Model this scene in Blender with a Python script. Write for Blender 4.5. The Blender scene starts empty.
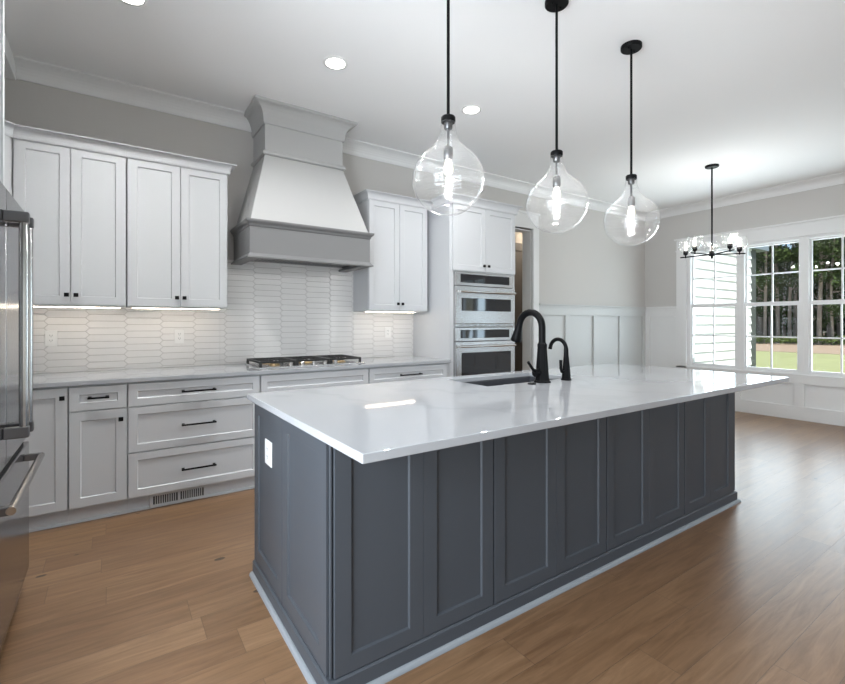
import bpy, bmesh, math, random
from math import pi, sin, cos, radians, atan2, sqrt
from mathutils import Vector, Matrix
random.seed(7)
S = bpy.context.scene
COL = S.collection

# ------------------------------------------------------------------ camera, sky, sun, daylight, exposure
cam_d = bpy.data.cameras.new('camera'); cam = bpy.data.objects.new('camera', cam_d); COL.objects.link(cam)
cam_d.sensor_width = 36; cam_d.sensor_fit = 'HORIZONTAL'; cam_d.lens = 456 / 845 * 36
cam_d.shift_y = -19 / 845; cam_d.clip_start = .05; cam_d.clip_end = 300
cam.location = (0, 0, 1.28); cam.rotation_euler = (pi / 2, 0, radians(-(90 - 55.741)))
S.camera = cam

world = bpy.data.worlds.new('sky'); S.world = world; world.use_nodes = True
wn = world.node_tree.nodes; wl = world.node_tree.links
sky = wn.new('ShaderNodeTexSky'); sky.sky_type = 'NISHITA'; sky.sun_disc = False
sky.sun_elevation = radians(60); sky.sun_rotation = radians(200); sky.altitude = 100
wl.new(sky.outputs[0], wn['Background'].inputs[0]); wn['Background'].inputs[1].default_value = .12

def lamp(name, kind, loc, energy, color, size=None, size_y=None, target=None):
    d = bpy.data.lights.new(name, kind); o = bpy.data.objects.new(name, d); COL.objects.link(o)
    d.energy = energy; d.color = color; o.location = loc
    if kind == 'AREA' and size:
        d.shape = 'RECTANGLE' if size_y else 'DISK'; d.size = size
        if size_y: d.size_y = size_y
    if target is not None:
        o.rotation_euler = (Vector(target) - Vector(loc)).to_track_quat('-Z', 'Y').to_euler()
    return o
sun = lamp('sun', 'SUN', (0, -8, 20), 4.9, (1, .95, .87), target=(1.2, -4.4, 13.4)); sun.data.angle = radians(.6)
DAY = (.84, .925, 1.0)
PEND, CHAN, DOWN = 11, 4, 5.5         # pendant bulbs, chandelier bulbs, recessed lights
# daylight stand-ins: area lamps at the windows, tilted up to brighten the ceiling
for x, e in ((.6, 13), (3.3, 6), (6.0, 15)):
    lamp('daylight_rear', 'AREA', (x, -4.95, 1.2), e, DAY, 2.0, 2.0, (x, -1.5, 3.2))
lamp('side_fill', 'AREA', (7.95, -1.6, 1.4), 22, (.62, .82, 1.0), .85, 1.7, (4.6, -1.2, 2.4))  # added fill lamp outside an unseen window of the window wall
lamp('side_fill', 'AREA', (-1.5, .62, 1.4), 140, DAY, 1.7, 1.9, (1.3, 1.9, 2.2))  # added fill from beside the camera, for island end and range wall
lamp('daylight_triple', 'AREA', (7.95, 2.5, 1.4), 64, (.78, .90, 1.0), 2.1, 1.7, (4.2, 2.2, 3.2))
S.view_settings.view_transform = 'Standard'; S.view_settings.look = 'None'
S.view_settings.gamma = 1; S.view_settings.exposure = .64; S.view_settings.use_curve_mapping = False
S.cycles.use_denoising = True; S.cycles.max_bounces = 10; S.cycles.diffuse_bounces = 5
S.cycles.transparent_max_bounces = 24; S.cycles.sample_clamp_indirect = 6

# ------------------------------------------------------------------ materials
def mat(name, color, rough=.5, metal=0, spec=.5, noise=None, bump=None, coat=0):
    m = bpy.data.materials.new(name); m.use_nodes = True
    n = m.node_tree.nodes; l = m.node_tree.links; b = n['Principled BSDF']
    b.inputs['Base Color'].default_value = (*color, 1); b.inputs['Roughness'].default_value = rough
    b.inputs['Metallic'].default_value = metal; b.inputs['Specular IOR Level'].default_value = spec
    if coat: b.inputs['Coat Weight'].default_value = coat; b.inputs['Coat Roughness'].default_value = .05
    tc = n.new('ShaderNodeTexCoord')
    if noise:
        scale, amt, stretch = noise
        mp = n.new('ShaderNodeMapping'); mp.inputs['Scale'].default_value = stretch
        nt = n.new('ShaderNodeTexNoise'); nt.inputs['Scale'].default_value = scale; nt.inputs['Detail'].default_value = 4
        l.new(tc.outputs['Object'], mp.inputs[0]); l.new(mp.outputs[0], nt.inputs['Vector'])
        mx = n.new('ShaderNodeMix'); mx.data_type = 'RGBA'
        mx.inputs['A'].default_value = (*[c * (1 - amt) for c in color], 1); mx.inputs['B'].default_value = (*[min(1, c * (1 + amt)) for c in color], 1)
        l.new(nt.outputs['Fac'], mx.inputs['Factor']); l.new(mx.outputs['Result'], b.inputs['Base Color'])
    if bump:
        scale, strength = bump
        nt = n.new('ShaderNodeTexNoise'); nt.inputs['Scale'].default_value = scale; nt.inputs['Detail'].default_value = 3
        l.new(tc.outputs['Object'], nt.inputs['Vector'])
        bp = n.new('ShaderNodeBump'); bp.inputs['Strength'].default_value = strength; bp.inputs['Distance'].default_value = .002
        l.new(nt.outputs['Fac'], bp.inputs['Height']); l.new(bp.outputs[0], b.inputs['Normal'])
    return m

def emis(name, color, strength):
    m = bpy.data.materials.new(name); m.use_nodes = True
    b = m.node_tree.nodes['Principled BSDF']; b.inputs['Base Color'].default_value = (*color, 1)
    b.inputs['Emission Color'].default_value = (*color, 1); b.inputs['Emission Strength'].default_value = strength
    return m

def thin_glass(name, tint=(.96, .98, .98), ior=1.45, gain=1.0, rough=0.0, bump=None):
    m = bpy.data.materials.new(name); m.use_nodes = True
    n = m.node_tree.nodes; l = m.node_tree.links; n.remove(n['Principled BSDF'])
    tr = n.new('ShaderNodeBsdfTransparent'); tr.inputs[0].default_value = (*tint, 1)
    gl = n.new('ShaderNodeBsdfGlossy'); gl.inputs['Roughness'].default_value = rough
    fr = n.new('ShaderNodeFresnel'); fr.inputs['IOR'].default_value = ior
    mu = n.new('ShaderNodeMath'); mu.operation = 'MULTIPLY'; mu.inputs[1].default_value = gain; mu.use_clamp = True
    mx = n.new('ShaderNodeMixShader')
    ge = n.new('ShaderNodeNewGeometry'); mi = n.new('ShaderNodeMix'); mi.data_type = 'FLOAT'
    mi.inputs['A'].default_value = ior; mi.inputs['B'].default_value = 1 / ior
    l.new(ge.outputs['Backfacing'], mi.inputs['Factor']); l.new(mi.outputs['Result'], fr.inputs['IOR'])
    l.new(fr.outputs[0], mu.inputs[0]); l.new(mu.outputs[0], mx.inputs[0])
    l.new(tr.outputs[0], mx.inputs[1]); l.new(gl.outputs[0], mx.inputs[2]); l.new(mx.outputs[0], n['Material Output'].inputs[0])
    if bump:
        # hand-blown swirl: thin milky threads wound round the glass
        tc = n.new('ShaderNodeTexCoord'); mp = n.new('ShaderNodeMapping'); mp.inputs['Scale'].default_value = bump[0]
        mp.inputs['Rotation'].default_value = (.16, .10, 0)
        nt = n.new('ShaderNodeTexNoise'); nt.inputs['Scale'].default_value = 1.0; nt.inputs['Detail'].default_value = 2; nt.inputs['Distortion'].default_value = .25
        l.new(tc.outputs['Object'], mp.inputs[0]); l.new(mp.outputs[0], nt.inputs['Vector'])
        bp = n.new('ShaderNodeBump'); bp.inputs['Strength'].default_value = .35; bp.inputs['Distance'].default_value = .02
        l.new(nt.outputs['Fac'], bp.inputs['Height']); l.new(bp.outputs[0], gl.inputs['Normal'])
        rp = n.new('ShaderNodeValToRGB'); l.new(nt.outputs['Fac'], rp.inputs[0]); cr = rp.color_ramp
        cr.elements[0].position = .40; cr.elements[0].color = (bump[2],) * 3 + (1,); cr.elements[1].position = .62; cr.elements[1].color = (bump[2],) * 3 + (1,)
        for p_, v_ in ((.445, bump[2]), (.465, bump[1]), (.485, bump[2]), (.535, bump[2]), (.55, bump[1] * .8), (.565, bump[2])):
            e = cr.elements.new(p_); e.color = (v_, v_, v_, 1)
        df = n.new('ShaderNodeBsdfDiffuse'); df.inputs[0].default_value = (.95, .95, .95, 1)
        tl = n.new('ShaderNodeBsdfTranslucent'); tl.inputs[0].default_value = (.95, .95, .95, 1)
        ad = n.new('ShaderNodeMixShader'); l.new(df.outputs[0], ad.inputs[1]); l.new(tl.outputs[0], ad.inputs[2])
        m2 = n.new('ShaderNodeMixShader'); l.new(rp.outputs[0], m2.inputs[0]); l.new(mx.outputs[0], m2.inputs[1]); l.new(ad.outputs[0], m2.inputs[2])
        l.new(m2.outputs[0], n['Material Output'].inputs[0])
    return m

def floor_mat():
    m = bpy.data.materials.new('oak_planks'); m.use_nodes = True
    n = m.node_tree.nodes; l = m.node_tree.links; b = n['Principled BSDF']
    def M(op, a, bb=None, c=None):
        k = n.new('ShaderNodeMath'); k.operation = op
        for i, v in enumerate((a, bb, c)):
            if v is None: continue
            if isinstance(v, (int, float)): k.inputs[i].default_value = v
            else: l.new(v, k.inputs[i])
        return k.outputs[0]
    tc = n.new('ShaderNodeTexCoord'); sp = n.new('ShaderNodeSeparateXYZ'); l.new(tc.outputs['Object'], sp.inputs[0])
    x, y = sp.outputs[0], sp.outputs[1]
    W, L = .168, 1.7
    row = M('FLOOR', M('DIVIDE', y, W))
    wn1 = n.new('ShaderNodeTexWhiteNoise'); wn1.noise_dimensions = '1D'; l.new(row, wn1.inputs['W'])
    xs = M('ADD', M('DIVIDE', x, L), M('MULTIPLY', wn1.outputs['Value'], 7.3))
    colm = M('FLOOR', xs)
    cmb = n.new('ShaderNodeCombineXYZ'); l.new(row, cmb.inputs[0]); l.new(colm, cmb.inputs[1])
    wn2 = n.new('ShaderNodeTexWhiteNoise'); wn2.noise_dimensions = '2D'; l.new(cmb.outputs[0], wn2.inputs['Vector'])
    pid = wn2.outputs['Value']
    # grain
    gv = n.new('ShaderNodeCombineXYZ'); l.new(M('ADD', M('MULTIPLY', x, 1.3), M('MULTIPLY', pid, 37)), gv.inputs[0]); l.new(M('MULTIPLY', y, 13), gv.inputs[1])
    l.new(M('MULTIPLY', pid, 19), gv.inputs[2])
    g = n.new('ShaderNodeTexNoise'); g.inputs['Scale'].default_value = 2.2; g.inputs['Detail'].default_value = 7; g.inputs['Roughness'].default_value = .62; g.inputs['Distortion'].default_value = .9
    l.new(gv.outputs[0], g.inputs['Vector'])
    ramp = n.new('ShaderNodeValToRGB'); l.new(pid, ramp.inputs[0])
    ramp.color_ramp.elements[0].position = 0; ramp.color_ramp.elements[0].color = (.195, .110, .057, 1)
    ramp.color_ramp.elements[1].position = 1; ramp.color_ramp.elements[1].color = (.275, .165, .090, 1)
    e = ramp.color_ramp.elements.new(.5); e.color = (.235, .138, .073, 1)
    gr = n.new('ShaderNodeValToRGB'); l.new(g.outputs['Fac'], gr.inputs[0])
    gr.color_ramp.elements[0].position = .28; gr.color_ramp.elements[0].color = (.62, .56, .50, 1)
    gr.color_ramp.elements[1].position = .72; gr.color_ramp.elements[1].color = (1.14, 1.15, 1.16, 1)
    mul = n.new('ShaderNodeMix'); mul.data_type = 'RGBA'; mul.blend_type = 'MULTIPLY'; mul.inputs['Factor'].default_value = 1
    l.new(ramp.outputs[0], mul.inputs['A']); l.new(gr.outputs[0], mul.inputs['B'])
    # knots
    kv = n.new('ShaderNodeCombineXYZ'); l.new(M('MULTIPLY', x, 1.0), kv.inputs[0]); l.new(M('MULTIPLY', y, 1.8), kv.inputs[1])
    vo = n.new('ShaderNodeTexVoronoi'); vo.inputs['Scale'].default_value = 2.3; l.new(kv.outputs[0], vo.inputs['Vector'])
    knot = M('LESS_THAN', M('ADD', vo.outputs['Distance'], M('MULTIPLY', g.outputs['Fac'], .04)), .085)
    mk = n.new('ShaderNodeMix'); mk.data_type = 'RGBA'; mk.inputs['B'].default_value = (.03, .016, .009, 1)
    l.new(M('MULTIPLY', knot, .9), mk.inputs['Factor']); l.new(mul.outputs['Result'], mk.inputs['A'])
    # seams
    fy = M('FRACT', M('DIVIDE', y, W)); fx = M('FRACT', xs)
    ey = M('MINIMUM', fy, M('SUBTRACT', 1, fy)); ex = M('MINIMUM', fx, M('SUBTRACT', 1, fx))
    seam = M('MAXIMUM', M('LESS_THAN', ey, .0085), M('LESS_THAN', ex, .0009))
    ms = n.new('ShaderNodeMix'); ms.data_type = 'RGBA'; ms.inputs['B'].default_value = (.07, .042, .026, 1)
    l.new(M('MULTIPLY', seam, .5), ms.inputs['Factor']); l.new(mk.outputs['Result'], ms.inputs['A'])
    l.new(ms.outputs['Result'], b.inputs['Base Color'])
    l.new(M('ADD', M('MULTIPLY', g.outputs['Fac'], .12), .27), b.inputs['Roughness'])
    bp = n.new('ShaderNodeBump'); bp.inputs['Strength'].default_value = .25; bp.inputs['Distance'].default_value = .003
    l.new(M('SUBTRACT', M('MULTIPLY', g.outputs['Fac'], .35), seam), bp.inputs['Height']); l.new(bp.outputs[0], b.inputs['Normal'])
    return m

def quartz_mat():
    m = mat('white_quartz', (.40, .41, .427), .05, spec=.5)
    n = m.node_tree.nodes; l = m.node_tree.links; b = n['Principled BSDF']
    tc = n.new('ShaderNodeTexCoord')
    d = n.new('ShaderNodeTexNoise'); d.inputs['Scale'].default_value = 1.3; d.inputs['Detail'].default_value = 6
    l.new(tc.outputs['Object'], d.inputs['Vector'])
    ad = n.new('ShaderNodeVectorMath'); ad.operation = 'MULTIPLY_ADD'; ad.inputs[1].default_value = (.9, .9, .9)
    l.new(d.outputs['Color'], ad.inputs[0]); l.new(tc.outputs['Object'], ad.inputs[2])
    w = n.new('ShaderNodeTexNoise'); w.inputs['Scale'].default_value = 1.1; w.inputs['Detail'].default_value = 3; l.new(ad.outputs[0], w.inputs['Vector'])
    r = n.new('ShaderNodeValToRGB'); l.new(w.outputs['Fac'], r.inputs[0])
    r.color_ramp.elements[0].position = .470; r.color_ramp.elements[0].color = (.40, .41, .427, 1)
    r.color_ramp.elements[1].position = .530; r.color_ramp.elements[1].color = (.40, .41, .427, 1)
    e = r.color_ramp.elements.new(.5); e.color = (.37, .38, .40, 1)
    l.new(r.outputs[0], b.inputs['Base Color'])
    return m

M_ = {}
M_['wall'] = mat('warm_grey_paint', (.53, .515, .495), .75, spec=.2, bump=(160, .06))
M_['ceiling'] = mat('ceiling_paint', (.80, .80, .80), .85, spec=.1)
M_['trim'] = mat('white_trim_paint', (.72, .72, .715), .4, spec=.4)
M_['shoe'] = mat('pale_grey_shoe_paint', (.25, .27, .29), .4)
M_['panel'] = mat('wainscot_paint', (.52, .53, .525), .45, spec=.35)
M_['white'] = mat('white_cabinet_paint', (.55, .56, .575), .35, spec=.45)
M_['white_dimmed'] = mat('white_paint_dimmed_for_hood', (.43, .43, .425), .5, spec=.3)  # cabinet white darkened for the hood, to offset strong light on it
M_['grey'] = mat('grey_paint_shaded_copy', (.062, .069, .080), .42, spec=.28)  # same grey paint as the hood band, darkened for weaker light here
M_['grey_lit'] = mat('grey_paint_lit_copy', (.18, .18, .182), .42, spec=.4)  # island grey again, lighter because the hood catches more light
M_['floor'] = floor_mat()
M_['quartz'] = quartz_mat()
M_['tile'] = mat('glazed_white_tile', (.76, .75, .74), .22, spec=.5, noise=(3, .04, (1, 1, 4)))
M_['grout'] = mat('grey_grout', (.42, .40, .39), .9)
M_['black'] = mat('matte_black_metal', (.005, .005, .0055), .42, spec=.1)
M_['steel'] = mat('brushed_stainless', (.60, .60, .60), .27, metal=1, noise=(6, .06, (1, 1, 40)))
M_['chrome'] = mat('polished_stainless', (.72, .71, .69), .14, metal=1)
M_['darksteel'] = mat('dark_stainless', (.16, .16, .165), .32, metal=1)
M_['fridge'] = mat('satin_fridge_steel', (.40, .40, .41), .2, metal=1)
M_['bar'] = mat('handle_steel', (.42, .41, .40), .2, metal=1)
M_['ovenglass'] = mat('black_oven_glass', (.012, .013, .016), .04, spec=.8)
M_['plastic'] = mat('white_plastic', (.80, .80, .79), .35)
M_['slot'] = mat('dark_slot', (.03, .03, .03), .7)
M_['sink'] = mat('dark_composite_sink', (.045, .047, .055), .4)
M_['iron'] = mat('black_cast_iron', (.015, .015, .015), .5, spec=.5)
M_['brass'] = mat('brass_burner', (.50, .36, .20), .35, metal=1)
M_['glass'] = thin_glass('window_glass', (.97, .985, .98), 1.45, 1.0)
M_['globe'] = thin_glass('ribbed_clear_glass', (.975, .98, .98), 1.45, 1.3, .02, bump=((1.6, 1.6, 62), .10, .006))
M_['shade'] = thin_glass('clear_glass_shade', (.96, .97, .97), 1.5, 1.5, .03, bump=((1.0, 1.0, 110), .10, .0))
def bulb_mat():
    m = bpy.data.materials.new('lit_clear_bulb'); m.use_nodes = True
    n = m.node_tree.nodes; l = m.node_tree.links; n.remove(n['Principled BSDF'])
    tr = n.new('ShaderNodeBsdfTransparent'); em = n.new('ShaderNodeEmission'); em.inputs[0].default_value = (1, .90, .76, 1); em.inputs[1].default_value = 3.5
    ad = n.new('ShaderNodeMixShader'); ad.inputs[0].default_value = .35
    l.new(tr.outputs[0], ad.inputs[1]); l.new(em.outputs[0], ad.inputs[2]); l.new(ad.outputs[0], n['Material Output'].inputs[0])
    return m
M_['bulb'] = bulb_mat()
M_['downlight'] = emis('lit_downlight', (1, .95, .88), 9)
M_['strip'] = emis('lit_strip', (1, .87, .72), 17)
M_['siding'] = mat('white_lap_siding', (.78, .79, .80), .6)
M_['cornerpost'] = mat('grey_green_corner_board', (.055, .065, .06), .6)
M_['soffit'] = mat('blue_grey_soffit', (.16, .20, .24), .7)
M_['lawn'] = mat('mown_lawn', (.30, .325, .17), .95, spec=.05, noise=(.8, .18, (1, 1, 1)))
M_['straw'] = mat('pine_straw', (.33, .26, .20), .95, spec=.05, noise=(3, .3, (1, 1, 1)))
M_['bark'] = mat('pine_bark', (.36, .31, .26), .95, spec=.05, noise=(5, .45, (1, 1, .25)))
M_['needles'] = mat('dark_needles', (.065, .10, .032), .8, spec=.1, noise=(1.5, .6, (1, 1, 1)))
M_['bushleaf'] = mat('bush_leaves', (.10, .14, .04), .8, spec=.1, noise=(2, .5, (1, 1, 1)))
M_['taupe'] = mat('taupe_door_paint', (.115, .10, .085), .5)
M_['hall'] = mat('hall_paint', (.42, .37, .31), .8)

# ------------------------------------------------------------------ mesh helpers
class Frame:
    """p(a,b,c): a along the face, b up, c out of the face."""
    def __init__(s, o, u, n=None):
        s.o = Vector(o); s.u = Vector(u).normalized(); s.v = Vector((0, 0, 1)); s.n = s.u.cross(s.v)
    def p(s, a, b, c): return s.o + s.u * a + s.v * b + s.n * c

WORLD = None
class MB:
    def __init__(s): s.v = []; s.f = []; s.smooth = []
    def add(s, verts, faces, smooth=False):
        o = len(s.v); s.v += [Vector(v) for v in verts]
        s.f += [[i + o for i in f] for f in faces]; s.smooth += [smooth] * len(faces); return s
    def box(s, x0, x1, y0, y1, z0, z1, fr=None):
        c = [(x, y, z) for z in (z0, z1) for y in (y0, y1) for x in (x0, x1)]
        if fr: c = [fr.p(x, z, y) for (x, y, z) in c]       # in a frame: a, c, b order of arguments a0,a1,c0,c1,b0,b1
        F = [(0, 2, 3, 1), (4, 5, 7, 6), (0, 1, 5, 4), (2, 6, 7, 3), (0, 4, 6, 2), (1, 3, 7, 5)]
        if fr: F = [tuple(reversed(f)) for f in F]
        return s.add(c, F)
    def fb(s, fr, a0, a1, b0, b1, c0, c1): return s.box(a0, a1, c0, c1, b0, b1, fr)
    def shaker(s, fr, a0, a1, b0, b1, c1, t=.02, rail=.057, dep=.009, rails=None):
        """five-piece door: flat rails round a sunken panel"""
        rl, rr, rb, rt = rails or (rail,) * 4
        c0 = c1 - t; k = .004
        def ring(x0, x1, y0, y1, c): return [fr.p(x0, y0, c), fr.p(x1, y0, c), fr.p(x1, y1, c), fr.p(x0, y1, c)]
        V = ring(a0, a1, b0, b1, c0) + ring(a0, a1, b0, b1, c1) + ring(a0 + rl, a1 - rr, b0 + rb, b1 - rt, c1) + ring(a0 + rl + k, a1 - rr - k, b0 + rb + k, b1 - rt - k, c1 - dep)
        F = [(3, 2, 1, 0)]
        for q in range(4):
            w = (q + 1) % 4
            F += [(q, w, 4 + w, 4 + q), (4 + q, 4 + w, 8 + w, 8 + q), (8 + q, 8 + w, 12 + w, 12 + q)]
        F.append((12, 13, 14, 15))
        return s.add(V, F)
    def tube(s, pts, r, n=12, cap=True, smooth=True):
        pts = [Vector(p) for p in pts]; k = len(pts)
        rs = r if isinstance(r, (list, tuple)) else [r] * k
        t0 = (pts[1] - pts[0]).normalized(); ref = Vector((0, 0, 1)) if abs(t0.z) < .9 else Vector((1, 0, 0))
        nx = t0.cross(ref).normalized(); V = []
        for i in range(k):
            t = (pts[min(i + 1, k - 1)] - pts[max(i - 1, 0)]).normalized()
            nx = (nx - t * nx.dot(t)).normalized(); ny = t.cross(nx)
            for j in range(n):
                a = 2 * pi * j / n; V.append(pts[i] + (nx * cos(a) + ny * sin(a)) * rs[i])
        F = []
        for i in range(k - 1):
            for j in range(n):
                F.append((i * n + j, i * n + (j + 1) % n, (i + 1) * n + (j + 1) % n, (i + 1) * n + j))
        s.add(V, F, smooth)
        if cap:
            s.add(V[:n], [tuple(reversed(range(n)))]); s.add(V[-n:], [tuple(range(n))])
        return s
    def lathe(s, c, prof, n=24, smooth=True, wob=None, sq=0):
        """prof: (radius, z) from bottom to top, round the vertical axis through c"""
        cx, cy, cz = c; V = []
        for r, z in prof:
            for j in range(n):
                a = 2 * pi * j / n; rr = r + (wob(z, a) if wob and r > .004 else 0)
                V.append((cx + rr * cos(a + sq), cy + rr * sin(a + sq), cz + z))
        F = []
        for i in range(len(prof) - 1):
            for j in range(n):
                F.append((i * n + j, i * n + (j + 1) % n, (i + 1) * n + (j + 1) % n, (i + 1) * n + j))
        s.add(V, F, smooth); k = len(prof)
        if prof[0][0] > 1e-4 and wob is None: s.add(V[:n], [tuple(reversed(range(n)))])
        if prof[-1][0] > 1e-4 and wob is None: s.add(V[-n:], [tuple(range(n))])
        return s
    def sweep(s, path, prof, side=1):
        """profile (out, z) closed polygon along a plan path with mitred corners; out is to the path's left for side=1"""
        P = [Vector((x, y, 0)) for x, y in path]; k = len(P); offs = []
        for i in range(k):
            d0 = (P[i] - P[i - 1]).normalized() if i else None
            d1 = (P[i + 1] - P[i]).normalized() if i < k - 1 else None
            n0 = Vector((-d0.y, d0.x, 0)) if d0 else None; n1 = Vector((-d1.y, d1.x, 0)) if d1 else None
            if n0 is None: o = n1
            elif n1 is None: o = n0
            else:
                b = (n0 + n1).normalized(); o = b / max(.2, b.dot(n0))
            offs.append(o * side)
        m = len(prof); V = []
        for i in range(k):
            for (o, z) in prof: V.append((P[i].x + offs[i].x * o, P[i].y + offs[i].y * o, z))
        F = []
        for i in range(k - 1):
            for j in range(m):
                F.append((i * m + j, (i + 1) * m + j, (i + 1) * m + (j + 1) % m, i * m + (j + 1) % m))
        F += [tuple(range(m)), tuple((k - 1) * m + j for j in reversed(range(m)))]
        return s.add(V, F)
    def build(s, name, material, parent=None, bevel=0, seg=2, rot=None):
        me = bpy.data.meshes.new(name)
        off = Vector((0, 0, 0)); p = parent
        while p is not None: off += p.location; p = p.parent
        me.from_pydata([v - off for v in s.v], [], s.f)
        me.polygons.foreach_set('use_smooth', s.smooth)
        bm = bmesh.new(); bm.from_mesh(me); bmesh.ops.recalc_face_normals(bm, faces=bm.faces); bm.to_mesh(me); bm.free()
        me.materials.append(material)
        o = bpy.data.objects.new(name, me); COL.objects.link(o)
        if parent is not None: o.parent = parent
        if bevel:
            b = o.modifiers.new('edge', 'BEVEL'); b.width = bevel; b.segments = seg; b.limit_method = 'ANGLE'; b.angle_limit = radians(40)
        return o

def tag(o, label=None, cat=None, group=None, kind=None):
    for k, v in (('label', label), ('category', cat), ('group', group), ('kind', kind)):
        if v: o[k] = v
    return o
def thing(name, loc, label, cat, group=None, kind=None):
    o = bpy.data.objects.new(name, None); o.empty_display_size = .1; COL.objects.link(o); o.location = loc
    return tag(o, label, cat, group, kind)
def struct(o, label, cat): return tag(o, label, cat, kind='structure')
def copy_tree(o, parent=None):
    c = o.copy(); COL.objects.link(c); c.parent = parent
    for ch in list(o.children): copy_tree(ch, c)
    return c
def part_label(o, text): o['label'] = text; return o

WX, WY, CZ, XL, YR = 7.52, 4.30, 3.13, -1.12, -4.60
WT = .15
# ------------------------------------------------------------------ shell
struct(MB().box(XL - .2, WX + WT, YR - .2, WY + WT, -.12, 0).build('floor', M_['floor']), 'brown oak plank floor of the whole room', 'floor')
struct(MB().box(XL - .2, WX + WT, YR - .2, WY + WT, CZ, CZ + .12).build('ceiling', M_['ceiling']), 'flat off-white ceiling with recessed lights', 'ceiling')
DX0, DX1, DZ = 3.85, 4.72, 2.54
w = MB()
w.box(XL - .2, DX0, WY, WY + WT, 0, CZ); w.box(DX1, WX + WT, WY, WY + WT, 0, CZ); w.box(DX0, DX1, WY, WY + WT, DZ, CZ)
struct(w.build('wall_back', M_['wall']), 'grey painted wall behind the range, ovens and wainscot', 'wall')
WO0, WO1, WZ0, WZ1 = 1.3975, 3.6025, .59, 2.42
w = MB()
w.box(WX, WX + WT, WO1, WY, 0, CZ); w.box(WX, WX + WT, -1.1, WO0, 0, CZ); w.box(WX, WX + WT, YR, -2.1, 0, CZ); w.box(WX, WX + WT, -2.1, -1.1, 0, WZ0); w.box(WX, WX + WT, -2.1, -1.1, WZ1, CZ)
w.box(WX, WX + WT, WO0, WO1, 0, WZ0); w.box(WX, WX + WT, WO0, WO1, WZ1, CZ)
struct(w.build('wall_right', M_['wall']), 'grey painted wall with the triple window', 'wall')
w = MB(); w.box(XL - .2, XL, 1.6, WY, 0, CZ); w.box(XL - .2, XL, YR - .2, -.4, 0, CZ); w.box(XL - .2, XL, -.4, 1.6, 0, .4); w.box(XL - .2, XL, -.4, 1.6, 2.42, CZ)
struct(w.build('wall_left', M_['wall']), 'painted wall behind the fridge', 'wall')
w = MB(); xs = [XL, -.45, 1.65, 2.25, 4.35, 4.95, 7.05, WX + WT]
for i in range(0, 8, 2): w.box(xs[i], xs[i + 1], YR - .2, YR, 0, CZ)
for i in range(1, 7, 2): w.box(xs[i], xs[i + 1], YR - .2, YR, 2.5, CZ); w.box(xs[i], xs[i + 1], YR - .2, YR, 0, .15)
struct(w.build('wall_front', M_['wall']), 'painted wall with three tall windows behind the camera', 'wall')
for i in range(3):
    a, b = xs[2 * i + 1], xs[2 * i + 2]; w = MB()
    w.box(a, b, YR - .12, YR - .06, .15, .22); w.box(a, b, YR - .12, YR - .06, 2.43, 2.5)
    for x in (a, (a + b) / 2 - .05, b - .07): w.box(x, x + (.1 if a < x < b - .1 else .07), YR - .12, YR - .06, .22, 2.43)
    for x in ((a * 3 + b) / 4, (a + 3 * b) / 4): w.box(x - .01, x + .01, YR - .1, YR - .08, .22, 2.43)
    for z in (.77, 1.32, 1.87): w.box(a + .07, b - .07, YR - .1, YR - .08, z - .01, z + .01)
    struct(w.build('window_%d' % (4 + i), M_['trim']), 'tall white gridded window behind the camera', 'window')

w = MB()  # unseen window, added as an opening for the side lamp
for y in (-2.1, -1.62, -1.18): w.box(WX + .03, WX + .12, y, y + .08, WZ0, WZ1)
for z in (WZ0, 1.5, WZ1 - .06): w.box(WX + .04, WX + .11, -2.1, -1.1, z, z + .06)
struct(w.build('window_7', M_['trim']), 'unseen white window added in the window wall for side light', 'window')
w = MB()  # second unseen window, added so fill comes in from the fridge side
for y in (-.4, .56, 1.52): w.box(XL - .12, XL - .03, y, y + .08, .4, 2.42)
for z in (.4, 1.4, 2.36): w.box(XL - .11, XL - .04, -.4, 1.6, z, z + .06)
struct(w.build('window_8', M_['trim']), 'unseen white window added on the fridge side for side light', 'window')

# hall behind the doorway
HY = 5.05
w = MB(); w.box(3.4, 6.9, HY, HY + .1, 0, 2.9); w.box(3.3, 3.4, WY + WT, HY + .1, 0, 2.9); w.box(6.9, 7.0, WY + WT, HY + .1, 0, 2.9)
w.box(3.3, 7.0, WY + WT, HY + .1, 2.9, 3.0); w.box(3.3, 7.0, WY + WT, HY + .1, -.1, 0)
struct(w.build('wall_hall', M_['hall']), 'beige wall of the passage beyond the doorway', 'wall')
dr = thing('door_1', (5.0, HY - .02, 0), 'dark taupe door in the passage beyond the doorway', 'door', kind='structure')
fr = Frame((0, HY, 0), (1, 0, 0))
d = MB()
for z0, z1 in ((.02, 1.1), (1.1, 2.52)): d.shaker(fr, 4.6, 5.75, z0, z1, .045, rail=.12)
d.build('door_leaf', M_['taupe'], dr)

lamp('hall_fill', 'AREA', (5.6, 4.75, 2.85), 9, (1, .9, .78), .3)  # added lamp to brighten the dark passage, no fixture there
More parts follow.
